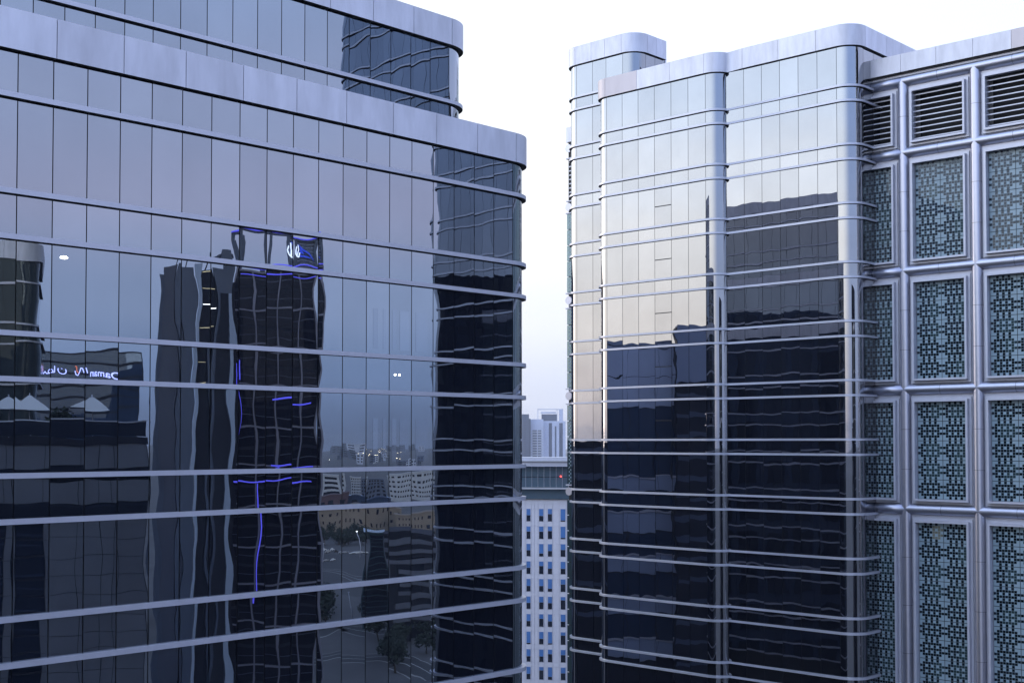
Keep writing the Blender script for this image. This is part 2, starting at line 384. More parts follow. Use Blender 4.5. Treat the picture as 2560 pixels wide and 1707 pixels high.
# plate that closes the back of the rear block, and the window-cleaning rig on the roof
mb = MB(); mb.box(1.0, 1.35, 5.8, 6.0, 26, 32.28, PANEL); mb.build('end_panel', RT)
rig = empty('roof_crane', 'grey steel window cleaning rig on the roof edge behind the rounded parapet', 'roof rig', RT.location, AR)
mb = MB(); mb.tube((2.6, 3.2, 28.75), (4.9, 3.2, 29.25), .07, CONC); mb.build('boom', rig)
mb = MB(); mb.box(4.8, 7.0, 2.9, 3.4, 28.95, 29.25, CONC); mb.box(5.6, 6.6, 2.8, 3.5, 29.22, 29.45, CONC); mb.build('housing', rig)
mb = MB(); mb.box(2.55, 2.7, 3.0, 3.4, 27.9, 28.8, CONC); mb.box(4.85, 5.0, 3.0, 3.4, 27.9, 28.95, CONC); mb.box(6.6, 6.8, 3.0, 3.4, 27.9, 28.95, CONC); mb.build('leg', rig)
trans = MB()
for k in range(5):
    trans.box(w1 * 3 + .03, w1 * 4 - .03, -.025, .02, 17.66 - 4.02 * k, 17.72 - 4.02 * k, GASKET_SHADE)
trans.build('transom', RT)

# ------------------------------------------------------------------ lattice facade (its own building)
BW = 5.0217
LB = empty('steel_lattice_building', 'building at right edge faced with round steel tubes framing patterned glass and louvres', 'office building', (26.5534, 86.1672, EYE), AR)
PAT = ["..#.#.#..", ".#######.", "##.#.#.##", ".#######.", "##.#.#.##", ".#######.", "..#.#.#.."]
def frit_panel(x0, x1, z0, z1, y, root, rnd):
    mb = MB(); nx, nz = 9, 7; lit = rnd.random(); g = .02
    x0 += g; x1 -= g; z0 += g; z1 -= g
    hx0 = rnd.choice([3, 4, 5, 9, 9, 9, 9]); warm = rnd.random() < .03; mid = rnd.choice([3, 9, 9, 0])
    for j in range(nz):
        for i in range(nx):
            a, b = x0 + (x1 - x0) * i / nx, x0 + (x1 - x0) * (i + 1) / nx; c, d = z0 + (z1 - z0) * j / nz, z0 + (z1 - z0) * (j + 1) / nz
            if PAT[j][i] == '#':
                m = FRITD
                if i >= hx0 and j <= 5 and j != mid: m = FRITW if warm else FRITM
                mb.face([(a, y, c), (b, y, c), (b, y, d), (a, y, d)], FRIT)
                e = .008; yy = y - .003
                mb.face([(a + e, yy, c + e), (b - e, yy, c + e), (b - e, yy, d - e), (a + e, yy, d - e)], m)
            else: mb.face([(a, y, c), (b, y, c), (b, y, d), (a, y, d)], FRIT)
    return mb.build('glass_panel', root)
def ring(mb, x0, x1, z0, z1, w, yb, yf, m, left=True, bevel=0.0):
    """mitred rectangular frame, front face at yf (outside is -y), back at yb"""
    o = [(x0, z0), (x1, z0), (x1, z1), (x0, z1)]; i = [(x0 + (w if left else 0), z0 + w), (x1 - w, z0 + w), (x1 - w, z1 - w), (x0 + (w if left else 0), z1 - w)]
    for k in range(4):
        if k == 3 and not left: continue
        k2 = (k + 1) % 4
        mb.face([(o[k][0], yf, o[k][1]), (o[k2][0], yf, o[k2][1]), (i[k2][0], yf, i[k2][1]), (i[k][0], yf, i[k][1])], m)
        mb.face([(o[k][0], yb, o[k][1]), (o[k2][0], yb, o[k2][1]), (o[k2][0], yf, o[k2][1]), (o[k][0], yf, o[k][1])], m)
        mb.face([(i[k][0], yf, i[k][1]), (i[k2][0], yf, i[k2][1]), (i[k2][0], yb, i[k2][1]), (i[k][0], yb, i[k][1])], m)
def lattice(root, bays, zt, seed, full_left=None, back_x=None, reach=0):
    rnd = random.Random(seed); TR = .355
    xs0 = bays[0][0]; xs1 = bays[-1][1]
    # plate behind, with openings left by building it from strips
    plate = MB()
    for (xa, xb) in bays:
        half = xb - xa < 4
        gx0 = xa + (0.0 if half else .76); gx1 = xb - .76
        for (zb, zu, kind) in zt:
            gz0, gz1 = zb + .70, zu - .85
            for bx in ((xa, gx0, zb, zu), (gx1, xb, zb, zu), (gx0, gx1, zb, gz0), (gx0, gx1, gz1, zu)):
                if bx[1] - bx[0] > .01: plate.box(bx[0], bx[1], 0, .25, bx[2], bx[3], FRAMEM)
    plate.build('wall', root)
    for (xa, xb) in bays:
        half = xb - xa < 4
        gx0 = xa + (0.0 if half else .76); gx1 = xb - .76
        for (zb, zu, kind) in zt:
            gz0, gz1 = zb + .70, zu - .85
            wn = empty('louvre_vent' if kind == 'l' else 'window', loc=(0, 0, 0)); wn.parent = root
            fr_ = MB(); ring(fr_, gx0 - (.30 if not half else 0), gx1 + .30, gz0 - .30, gz1 + .30, .16, 0, -.12, FRAMEM, left=not half)
            ring(fr_, gx0 - (.13 if not half else 0), gx1 + .13, gz0 - .13, gz1 + .13, .13, .2, -.40, FRAMEM, left=not half)
            fr_.build('frame', wn)
            if kind == 'l':
                s = MB(); s.box(gx0, gx1, .9, .95, gz0, gz1, BACK); s.build('backing', wn)
                s = MB(); n = int((gz1 - gz0) / .335)
                for k in range(n):
                    z = gz0 + .12 + (gz1 - gz0) * k / n
                    s.face([(gx0, -.02, z), (gx1, -.02, z), (gx1, -.02, z + .075), (gx0, -.02, z + .075)], FRAMEM)
                    s.face([(gx0, -.02, z + .075), (gx1, -.02, z + .075), (gx1, .16, z + .09), (gx0, .16, z + .09)], GASKET_SHADE)
                    s.face([(gx0, -.02, z), (gx0, .16, z + .05), (gx1, .16, z + .05), (gx1, -.02, z)], GASKET_SHADE)  # slat faces behind the front edge painted black as shade
                s.build('slats', wn)
            else:
                s = MB(); s.box(gx0, gx1, .14, .16, gz0, gz1, BACK); s.build('backing', wn)
                n = round((gz1 - gz0) / 1.29); c = 1 if half else 2
                for k in range(n):
                    for j in range(c):
                        frit_panel(gx0 + (gx1 - gx0) * j / c, gx0 + (gx1 - gx0) * (j + 1) / c, gz1 - (gz1 - gz0) * (k + 1) / n, gz1 - (gz1 - gz0) * k / n, .06, wn, rnd)
    zs = [t[1] for t in zt] + [zt[-1][0]]
    def seam(mb, c, ax):
        d = Vector(ax) * .010; mb.tube(Vector(c) - d, Vector(c) + d, TR + .003, GASKET_SHADE, 28, caps=False)
    for z in zs:
        for (xa, xb) in bays:
            m = MB(); m.tube((xa, -.02, z), (xb, -.02, z), TR, STEEL, 32, caps=(xa == xs0))
            if xb - xa > 4: seam(m, ((xa + xb) / 2, -.02, z), (1, 0, 0))
            m.build('horizontal_tube', root)
    for (xa, xb) in bays:
        for (zb, zu, kind) in zt:
            m = MB(); m.tube((xb, -.02, zb), (xb, -.02, zu), TR, STEEL, 32, caps=False)
            ns = 1 if zu - zb < 6 else (2 if zu - zb < 10 else 5)
            for k in range(ns):
                z = zu - (zu - zb) * (k + 1) / (ns + 1) if ns < 5 else zu - 3.2 * (k + 1); seam(m, (xb, -.02, z), (0, 0, 1))
            m.build('vertical_tube', root)
ZT = [(19.52, 24.4, 'l'), (11.52, 19.52, 'w'), (3.52, 11.52, 'w'), (-4.48, 3.52, 'w'), (-24.0, -4.48, 'w')]
lattice(LB, [(-2.51, 0), (0, BW), (BW, 2 * BW)], ZT, 5)
for k in range(5):
    mb = MB(); a = -2.51 + k * 2.51; mb.box(a + .012, a + 2.498, -.42, .3, 24.98, 26.2, PANEL if k != 4 else PANEL2, bottom=GASKET_SHADE); mb.build('parapet_panel', LB)
mb = MB(); mb.box(-2.4, 2 * BW + .01, -.1, .3, 24.6, 24.97, FRAMEM); mb.box(-2.4, 2 * BW, -.30, .2, 24.90, 24.975, GASKET_SHADE); mb.build('cornice', LB)
mb = MB(); mb.box(-2.4, 45, 1.0, 16, -65, 25.9, ROOF); mb.build('body', LB)
# the same lattice, out of the frame, running on towards the near wing
mb = MB()
for k in range(2, 8):
    mb.box(k * BW + .01, (k + 1) * BW, 0, .38, -40, 24.9, FRAMEM); mb.box(k * BW + .02, (k + 1) * BW - .01, -.42, .3, 24.98, 26.2, PANEL)
    mb.tube(((k + 1) * BW, -.02, -40), ((k + 1) * BW, -.02, 24.4), .29, STEEL, 16)
    for (zb, zu, kd) in ZT:
        mb.tube((k * BW, -.02, zu), ((k + 1) * BW, -.02, zu), .29, STEEL, 16); mb.box(k * BW + .76, (k + 1) * BW - .76, -.08, .0, zb + .7, zu - .85, TEAL)
mb.build('far_bays', LB)

# near wing of the same complex: seen only mirrored in the left tower
NW = empty('glass_wing', 'tall dark mirrored glass wing with fins reflected at the right end of the left tower', 'office tower', RT.location, AR)
def npath(xe):
    p = Path(); p.line((62, 3.6), (62, 2.3), []); p.arc((63.3, 2.3), 1.3, math.pi, 1.5 * math.pi)
    n = int((xe - 63.3) / 1.51); p.line((63.3, 1.0), (xe, 1.0), [1.51 * k for k in range(1, n + 1)]); p.arc((xe, 2.3), 1.3, 1.5 * math.pi, 2 * math.pi); p.line((xe + 1.3, 2.3), (xe + 1.3, 22), [1.64 * k for k in range(1, 12)]); return p
candN = []; lvn, fzn = levels_from(31.2, 28.25, 1.02, 4.0, -45)
facade(NW, npath(79.9), lvn, G_R, None, fzn, 9, 1.0, candN, zwall=-65)
lvm, fzm = levels_from(46.9, 44.25, 1.02, 4.0, 31.6)
facade(NW, npath(86.0), lvm + [31.3], G_R, (46.9, 48.4), fzm, 10, 1.2, candN, zwall=31.25)
emit_panes(NW, candN)
mb = MB(); plan_fill(mb, [(62.3, 1.3), (87, 1.3), (87, 22), (62.3, 22)], 47.5, ROOF); plan_fill(mb, [(62.3, 1.1), (87.2, 1.1), (87.2, 22), (62.3, 22)], 31.22, PANEL2); mb.build('roof', NW)

# lattice on the flank of the rear block, seen edge-on at the gap
FB = empty('steel_lattice_wall', 'steel tube and patterned glass wall seen edge-on at the left side of the silver tower', 'facade', RT.location, AR)
gx = -7.48; gy = 3.8
mb = MB(); mb.box(gx, -6.2, gy, gy + 6, 25.2, 26.45, PANEL, bottom=GASKET_SHADE); mb.build('parapet_panel', FB)
mb = MB(); mb.box(gx + .25, -6.2, gy + .02, gy + 6, -65, 25.2, BACK); mb.build('wall', FB)
for z in (24.65, 19.7, 11.85, 3.85, -4.1, -24):
    mb = MB(); mb.tube((gx + .28, gy - .05, z), (gx + .28, gy + 6, z), .34, STEEL, 28); mb.build('horizontal_tube', FB)
mb = MB()
for k in range(11): mb.box(gx + (.35 if 0 < k < 10 else .0), -6.3, gy - .03, gy + 5, 23.85 - k * .36 - .1, 23.85 - k * .36, FRAMEM, bottom=GASKET_SHADE)
mb.build('louvre_vent', FB)
for (zb, zu) in ((12.5, 19.1), (4.5, 11.1), (-3.5, 3.1)):
    n = 5
    mb = MB()
    for k in range(n):
        a, b = zb + (zu - zb) * k / n + .03, zb + (zu - zb) * (k + 1) / n - .03
        mb.box(gx + .12, gx + .6, gy - .04, gy + 5, a, b, TEAL)
        for i in range(4):
            for j in range(2): mb.box(gx + .3 + j * .15, gx + .42 + j * .15, gy - .055, gy - .05, a + (b - a) * (i + (j * .5)) / 4, a + (b - a) * (i + j * .5 + .4) / 4, FRIT)
    for z in (zb - .12, zu + .02): mb.box(gx, gx + .6, gy - .1, gy + 5, z, z + .1, FRAMEM)
    mb.build('window', FB)
mb = MB()
for k in range(14): mb.box(gx + .1, gx + .6, gy - .04, gy + 5, -4.8 - (k + 1) * 1.3 + .06, -4.8 - k * 1.3, TEAL)
mb.build('window', FB)
tag(FB, FB['label'], 'facade')

# ================================================================== ground and things ahead in the gap
mb = MB(); mb.face([(-12000, -12000, 0), (12000, -12000, 0), (12000, 12000, 0), (-12000, 12000, 0)], SAND); g = mb.build('ground'); g['kind'] = 'structure'
# white block with blue windows
WBY = 262.0
WB = empty('white_building', 'white clad block with rows of narrow blue windows between the two towers', 'office building', (1305 / 3200 * 0 + 2.0, WBY, EYE), R(-8))
mb = MB(); mb.box(-3, 24, .3, 20, -65, -11.6, WHITE); mb.build('wall', WB)
cols = [(.95, .80), (3.55, .85), (5.35, .82), (7.95, .95), (10.4, .85), (12.2, .82)]
rnd = random.Random(4)
# cladding slabs with open joints
mb = MB(); zs = [-11.65 - .35, -12.9]; xs = [-3.0, -.6, .75, 1.95, 2.6, 3.35, 4.6, 5.15, 6.35, 7.7, 9.2, 10.2, 11.5, 13.2]
for row in range(14):
    zt_ = -13.6 - row * 3.56
    for k in range(len(xs) - 1):
        a, b = xs[k] + .035, xs[k + 1] - .035
        mb.box(a, b, .20, .29, zt_ + .02, zt_ + .96, WHITE)
        win = any(c < (a + b) / 2 < c + w_ + .25 for c, w_ in [(c - .1, w_) for c, w_ in cols])
        mb.box(a, b, .20, .29, zt_ - 2.58, zt_ - .02, WHITE)
for k in range(len(xs) - 1): mb.box(xs[k] + .02, xs[k + 1] - .02, .20, .29, -12.60, -11.7, WHITE)
mb.build('cladding', WB)
for row in range(13):
    for c, w_ in cols:
        zt_ = -13.62 - row * 3.56; h = 2.5
        wn = empty('window'); wn.parent = WB
        m = MB(); m.box(c - .05, c + w_ + .05, .165, .205, zt_ - h - .05, zt_ + .05, FRAMEM); m.build('frame', wn)
        f = rnd.choice([.35, .4, .45, .5, .55, .75, .9, .25]); zm = zt_ - h * f
        m = MB(); m.face([(c, .155, zm), (c + w_, .155, zm), (c + w_, .155, zt_), (c, .155, zt_)], BLUEWIN); m.build('blind', wn)
        m = MB(); m.face([(c, .155, zt_ - h), (c + w_, .155, zt_ - h), (c + w_, .155, zm - .03), (c, .155, zm - .03)], DARKWIN); m.build('pane', wn)
m = MB(); m.box(-3, 24, -.3, 6, -11.55, -9.6, GLZ); m.build('glass_band', WB)
m = MB(); m.box(-3, 24, -1.4, 6, -9.55, -9.25, WHITE2); m.build('ledge', WB)
m = MB(); m.box(-3, 24, .4, 6, -9.2, -5.0, GLZ)
for k in range(22): m.box(-3 + k * 1.25, -2.95 + k * 1.25, .32, .41, -9.2, -5.0, FRAMEM)
m.box(-3, 24, .34, .41, -7.2, -7.05, DARK); m.build('glazed_storey', WB)
m = MB(); m.box(-3, 24, -1.2, 8, -4.9, -4.0, FRAMEM); m.box(-3, 24, -1.6, 8, -3.95, -3.75, WHITE2); m.box(-3, 24, -.6, 8, -3.75, -3.1, FRAMEM); m.build('roof_edge', WB)
bcn = MB(); bcn.tube((8.0, .1, -7.1), (8.0, .1, -6.85), .14, RED, 10); bc = bcn.build('beacon', WB)
# hazy towers far behind
def far_tower(name, label, t0, t1, Y, ztop, boxes, zb=-65):
    rt = empty(name, label, 'tower', (t0 * Y, Y, EYE), 0)
    for nm, x0, x1, y0, z0, z1, mt in boxes:
        m = MB(); m.box(x0, x1, y0, 16, z0, z1, mt); m.build(nm, rt)
    return rt
PX = 1 / 3200.
Y = 3000.; f = Y * PX
T = empty('apartment_tower', 'pale hazy white tower with blue vertical glass strips and framed roof in the gap', 'tower', ((1352 - 1280) * f, Y, EYE))
def zz(y): return (1104.7 - y) * f
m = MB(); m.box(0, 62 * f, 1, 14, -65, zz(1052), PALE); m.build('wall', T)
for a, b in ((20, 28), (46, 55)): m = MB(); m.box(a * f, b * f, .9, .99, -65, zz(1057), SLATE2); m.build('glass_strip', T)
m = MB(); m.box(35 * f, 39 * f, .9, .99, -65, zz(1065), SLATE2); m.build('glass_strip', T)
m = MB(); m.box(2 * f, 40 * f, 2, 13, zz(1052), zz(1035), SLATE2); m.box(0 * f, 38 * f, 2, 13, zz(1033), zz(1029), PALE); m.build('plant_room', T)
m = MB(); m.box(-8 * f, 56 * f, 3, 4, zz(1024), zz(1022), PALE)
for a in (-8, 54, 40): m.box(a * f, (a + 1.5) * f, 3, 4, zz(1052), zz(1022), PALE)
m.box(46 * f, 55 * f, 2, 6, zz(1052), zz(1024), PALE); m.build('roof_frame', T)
T = empty('apartment_tower', 'pale hazy tower with stacked balconies left of the framed roof tower', 'tower', ((1322 - 1280) * f, Y - 20, EYE))
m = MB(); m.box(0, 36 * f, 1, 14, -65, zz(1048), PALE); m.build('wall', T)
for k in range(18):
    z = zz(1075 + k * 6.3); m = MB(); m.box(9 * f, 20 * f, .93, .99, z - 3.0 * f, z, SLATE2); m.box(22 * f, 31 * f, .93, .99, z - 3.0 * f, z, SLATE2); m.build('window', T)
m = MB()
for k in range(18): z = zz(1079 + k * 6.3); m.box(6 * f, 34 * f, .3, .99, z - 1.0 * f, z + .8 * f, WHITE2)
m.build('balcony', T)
T = empty('apartment_tower', 'pale hazy grey-blue tower partly behind the left glass tower corner', 'tower', ((1296 - 1280) * f, Y - 40, EYE))
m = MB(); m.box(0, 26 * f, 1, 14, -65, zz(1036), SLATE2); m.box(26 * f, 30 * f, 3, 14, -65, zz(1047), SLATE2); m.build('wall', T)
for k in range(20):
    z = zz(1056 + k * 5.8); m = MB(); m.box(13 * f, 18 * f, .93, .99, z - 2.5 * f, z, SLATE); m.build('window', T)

# ================================================================== the east side, seen mirrored in the left tower
P0 = Vector((-14.0058, 36.0131)); NL = Vector((math.sin(AL), -math.cos(AL)))
def across(X, Y):
    v = Vector((X, Y)); d = (v - P0).dot(NL); w = v - 2 * d * NL; return w.x, w.y
def east_root(name, label, cat, X, Y, turn=0, group=None, face=None):
    """an Empty east of the camera whose front (local -y) looks at the left tower"""
    x, y = across(X, Y); fx, fy = -X, -Y
    if face is not None: fx, fy = face
    fv = Vector((fx, fy)).normalized(); fv = fv - 2 * fv.dot(NL) * NL
    return empty(name, label, cat, (x, y, EYE), math.atan2(fv.y, fv.x) + math.pi / 2 + turn, group)
def tpx(x): return (x - 1280) * PX
def zpx(y, Y): return (1104.7 - y) * PX * Y

# dark tower with neon lines and framed crown
Y = 300.; s = Y * PX
NT = east_root('dark_office_tower', 'dark glass tower with blue neon lines and open crown, reflected in the left tower', 'tower', tpx(694) * Y, Y)
hw = 104 * s; zt_ = zpx(672, Y); zc = zpx(578, Y)
m = MB(); m.box(-hw, hw, 0, 24, -65, zt_, DARK); m.build('wall', NT)
nx_ = 4
for j in range(22):
    for i in range(nx_):
        z = zt_ - .6 - j * 4.6
        if z < -58: continue
        a = -hw + 2 * hw * i / nx_; b = -hw + 2 * hw * (i + 1) / nx_
        m = MB(); m.box(a + .45, b - .45, -.12, -.02, z - 3.9, z, NTWIN); 
        m.box(a + .45, b - .45, -.16, -.13, z - 2.0, z - 1.8, SLATE); m.build('window', NT)
m = MB()
for i in range(nx_ + 1): a = -hw + 2 * hw * i / nx_; m.box(a - .22, a + .22, -.5, 0, -65, zt_, NTF)
for j in range(0, 22, 2): z = zt_ - .3 - j * 4.6; m.box(-hw, hw, -.42, -.01, z - .2, z + .2, NTF)
m.build('frame', NT)
m = MB()
for a in (-hw, -hw + 2 * hw * .30, -hw + 2 * hw * .62, hw - .9):
    m.box(a, a + .9, -.3, .6, zt_, zc, SLATE2); m.box(a, a + .9, 12, 12.9, zt_, zc, SLATE2)
m.box(-hw, hw, -.3, .6, zc - .8, zc, SLATE2); m.box(-hw, -hw + 2 * hw * .30, .6, 1.2, zt_, zc - .8, SLATE2)
for k in range(8): m.box(-hw, -hw + 2 * hw * .30, .45, .59, zt_ + .8 + k * 1.05, zt_ + .9 + k * 1.05, PALE)
m.build('crown_frame', NT)
m = MB(); NR = .16
m.tube((-hw, -.45, zc - .2), (hw, -.45, zc - .2), NR, NEON, 8); m.tube((-hw, -.45, zt_ + .5), (hw, -.45, zt_ + .5), NR, NEON, 8)
m.tube((-hw, -.45, zt_ - 1.4), (hw * .9, -.45, zt_ - 1.4), NR * .8, NEON, 8)
for (xa, ya, xb, yb) in ((594, 905, 594, 1010), (604, 900, 604, 960), (594, 1010, 592, 1120), (684, 1000, 728, 1000), (730, 1010, 776, 1010), (684, 1164, 778, 1166), (596, 1204, 776, 1200), (648, 1206, 648, 1500), (684, 1176, 700, 1168)):
    m.tube((-(xa - 694) * s, -.65, zpx(ya, Y)), (-(xb - 694) * s, -.65, zpx(yb, Y)), NR, NEON, 8)
m.build('neon_line', NT)
# emblem on the crown: white strokes and a blue sweep
m = MB()
def P_(x, y): return (-(x - 694) * s, -.75, zpx(y, Y))
def poly(pts, mt, yy=-.75):
    q = [(-(x - 694) * s, yy, zpx(y, Y)) for x, y in pts]; m.face(q, mt)
poly([(737, 600), (755, 616), (775, 627), (786, 650), (775, 640), (752, 638), (742, 632), (742, 643), (758, 645), (742, 646)], SIGNB) if 0 else None
poly([(737, 600), (742, 603), (756, 616), (772, 624), (786, 650), (779, 644), (768, 628), (755, 624), (748, 620)], SIGNB)
poly([(744, 610), (750, 622), (757, 632), (741, 633)], SIGNB)
poly([(741, 637), (758, 638), (770, 640), (775, 644), (742, 644)], SIGNB)
for st in ([(731, 611), (727, 622), (729, 634), (734, 642)], [(737, 604), (737, 622), (733, 640), (739, 644), (742, 630)]):
    for a, b in zip(st[:-1], st[1:]): m.tube(P_(*a), P_(*b), .16, NEONW, 8)
m.build('emblem', NT)

# slate tower of slender curved slabs
Y = 262.; s = Y * PX
ST = east_root('slate_tower', 'slate blue tower with pale vertical piers and lit stair, reflected beside the neon tower', 'tower', tpx(490) * Y, Y)
def slab(nm, xa, xb, ytop, y0, mt, yd=18, zlow=-65):
    m = MB(); m.box(-(xb - 490) * s, -(xa - 490) * s, y0, yd, zlow, zpx(ytop, Y), mt); return m.build(nm, ST)
slab('side_wall', 389, 404, 680, 3, SLATE2); slab('wall', 404, 447, 664, 1, SLATE); slab('wall', 449, 482, 662, .4, SLATE2)
slab('pier', 484, 494, 655, 0, LITE); slab('stair_shaft', 494, 526, 668, 1.4, DARK); slab('wall', 528, 580, 668, .2, SLATE2)
slab('wall', 536, 566, 727, -.1, DARK, 1); slab('pier', 568, 580, 727, -.3, LITE, 1); slab('side_wall', 580, 590, 700, 2, DARK)
for k in range(7):
    z = zpx(672 + k * 47, Y); m = MB(); m.box(-(523 - 490) * s, -(496 - 490) * s, 1.3, 1.36, z, z + .12, LAMP if k == 2 else WARMWIN); m.build('lit_landing', ST)
m = MB(); m.box(-(580 - 490) * s, -(552 - 490) * s, 4, 9, zpx(668, Y), zpx(615, Y), SLATE2); m.box(-(584 - 490) * s, -(520 - 490) * s, 5, 8, zpx(628, Y), zpx(622, Y), SLATE2)
for a in (440, 462, 500): m.tube((-(a - 490) * s, 4, zpx(664, Y)), (-(a - 490 + 6) * s, 4, zpx(640, Y)), .12, DARK, 6)
m.build('roof_plant', ST)

# office block with the glowing sign
Y = 450.; s = Y * PX
DB = east_root('sign_building', 'dark blue office block carrying a glowing blue two-language sign, reflected at far left', 'office building', tpx(216) * Y, Y)
w_ = 132 * s
m = MB(); m.box(-w_, w_, 0, 30, -65, zpx(880, Y), DARK); m.build('wall', DB)
for j in range(9):
    z = zpx(884, Y) - j * 4.0; m = MB(); m.box(-w_ + .3, w_ - .3, -.12, -.02, z - 3.2, z, G_DB); m.build('window_band', DB)
sg = empty('sign'); sg.parent = DB
def text(body, x, z, size, mt, parent, name, yy=-.6):
    c = bpy.data.curves.new(name, 'FONT'); c.body = body; c.size = size; c.extrude = .12; c.offset = .04
    o = bpy.data.objects.new(name, c); COL.objects.link(o); bpy.context.view_layer.update()
    me = bpy.data.meshes.new_from_object(o); bpy.data.objects.remove(o)
    o = bpy.data.objects.new(name, me); COL.objects.link(o); me.materials.clear(); me.materials.append(mt)
    o.rotation_euler = (R(90), 0, 0); o.location = (x, yy, z); o.parent = parent; return o
zs_ = zpx(944, Y); x0 = -(288 - 216) * s
text("Daman", x0, zs_, 3.6, SIGNL, sg, 'lettering')
# Arabic word built of strokes (right to left: dad, meem, alif, noon)
def stroke(m, pts, rr, mt=NEON, yy=-.6):
    pts = [(AX0 + (p[0] - AX0) * .78, p[1]) for p in pts]
    for a, b in zip(pts[:-1], pts[1:]): m.tube((a[0], yy, a[1]), (b[0], yy, b[1]), rr, mt, 6)
AX0 = -(152 - 216) * s; m = MB(); ax = AX0
noon = [(ax + 1.6 * math.cos(R(a)) * 1.0, zs_ + 1.5 + 1.5 * math.sin(R(a))) for a in range(150, 391, 20)]
stroke(m, noon, .17, SIGNL); m.tube((ax, -.6, zs_ + 2.1), (ax, -.6, zs_ + 2.35), .2, SIGNL, 6)
stroke(m, [(ax + 3.0, zs_ + 3.1), (ax + 3.1, zs_ + .3), (ax + 4.6, zs_ + .2)], .17, SIGNL)
stroke(m, [(ax + 4.6 + .8 * math.cos(R(a)), zs_ + .8 + .7 * math.sin(R(a))) for a in range(-90, 271, 30)], .17, SIGNL)
stroke(m, [(ax + 4.6, zs_ + .1), (ax + 6.2, zs_), (ax + 7.0, zs_ + .9), (ax + 7.6, zs_), (ax + 9.6, zs_ + .1), (ax + 11.0, zs_ + 1.2), (ax + 10, zs_ + 1.9), (ax + 8.4, zs_ + .9), (ax + 8, zs_)], .17, SIGNL)
m.tube((ax + 10, -.6, zs_ + 2.6), (ax + 10, -.6, zs_ + 2.9), .2, SIGNL, 6)
m.build('lettering', sg)
AX0 = cx = -(196 - 216) * s; m = MB()
stroke(m, [(cx - 2.3, zs_ + 1.2), (cx - 1.5, zs_ + 2.9), (cx - .6, zs_ + 3.2), (cx - .1, zs_ + 1.6), (cx + .8, zs_ + .1), (cx + 2.0, zs_ + .5), (cx + 2.4, zs_ + 2)], .2, SIGNL)
stroke(m, [(cx + .4, zs_ + 1.0), (cx + 1.5, zs_ + 1.9), (cx + 1.6, zs_ + 3.6), (cx + 2.4, zs_ + 4)], .22, ORANGE)
m.build('emblem', sg)

# curved-corner wing with fins at the far left
Y = 100.; s = Y * PX
HW = east_root('glass_wing', 'grey-green glass wing with rounded corner parapet reflected at the far left edge', 'office tower', tpx(96) * Y, Y, face=(.35, -1))
ph = Path(); ph.line((0, 14), (0, 1.3), [1.5 * k for k in range(1, 9)]).arc((1.3, 1.3), 1.3, math.pi, 1.5 * math.pi).line((1.3, 0), (14.5, 0), [1.5 * k for k in range(1, 9)])
ch = []; lh, fh = levels_from(14.2, 9.2, 1.3, 4.65, -18); fh = [12.5] + fh
facade(HW, ph, lh, HWG, (14.2, 15.6), fh, 12, 1.0, ch, zwall=-65)
emit_panes(HW, ch, cap=40)

# terrace building with umbrellas
Y = 84.; s = Y * PX
TB = east_root('terrace_building', 'grey panelled building with dark strip windows below a roof terrace, reflected low at far left', 'building', tpx(373) * Y, Y, face=(.36, -1))
zf = zpx(1094, Y)
m = MB(); m.box(0, 16, .1, 14, -65, zf - .5, DARK); m.build('wall', TB)
TX = [.03, 2.18, 3.0, 4.28, 6.5, 8.25, 8.75, 11.2, 13.8]; tz = zf - .52; rows_ = [('p', 1.4), ('w', .8), ('p', 1.5), ('w', 1.0)] + [('p', 1.22)] * 12
for kd, hh in rows_:
    low = tz < zf - 5.2
    if kd == 'w': m = MB(); m.box(.03, 13.8, .03, .09, tz - hh + .03, tz, G_D); m.build('strip_window', TB)
    else:
        for a, b in zip(TX[:-1], TX[1:]):
            if (a == 6.5 or a >= 8.75) and low: m = MB(); m.box(a + .02, b - .02, .05, .095, tz - hh + .15, tz, DARKWIN); m.build('window', TB)
            else: m = MB(); m.box(a + .02, b - .02, 0, .09, tz - hh + .03, tz, CONC); m.build('wall_panel', TB)
    tz -= hh
m = MB(); m.box(-.1, 16, -.1, 14, zf - .5, zf, DARK); m.build('terrace_slab', TB)
m = MB(); m.box(0, 16, 0, .03, zf + .05, zf + 1.05, G_D); m.build('glass_balustrade', TB)
m = MB(); m.tube((0, .01, zf + 1.1), (16, .01, zf + 1.1), .055, FRAMEM, 8); m.tube((0, .3, zf + .55), (16, .3, zf + .55), .045, FRAMEM, 8); m.build('handrail', TB)
def umbrella(x, w_, first=[None]):
    lab = {0: 'white terrace umbrella standing alone, nearest the middle of the reflected terrace', 1: 'white terrace umbrella, inner one of the joined pair', 2: 'white terrace umbrella, outer one of the joined pair at far left'}[umbrella.n]
    umbrella.n += 1
    U = empty('terrace_umbrella', lab, 'umbrella', TB.matrix_world @ Vector((x, 3.0, zf)), TB.rotation_euler[2], 'umbrellas on the roof terrace')
    m = MB(); apex = (0, 0, 2.95); hw_ = w_ / 2
    ring_ = [(hw_ * math.cos(R(45 + 90 * k)) * 1.414, hw_ * math.sin(R(45 + 90 * k)) * 1.414) for k in range(4)]
    for k in range(4):
        a = ring_[k]; b = ring_[(k + 1) % 4]; rows = []
        for j in range(6):
            v = j / 5; z = 1.95 + (2.75 - 1.95) * (v ** .92); rows.append([((a[0] + (b[0] - a[0]) * i / 4) * (1 - v * .92), (a[1] + (b[1] - a[1]) * i / 4) * (1 - v * .92), z - .05 * (4 * (i / 4) * (1 - i / 4)) * (1 - v)) for i in range(5)])
        m.grid(rows, CANVAS, True)
    m.build('canopy', U)
    m = MB(); m.tube((0, 0, 0), (0, 0, 2.9), .04, FRAMEM, 8); m.build('pole', U)
umbrella.n = 0
bpy.context.view_layer.update()
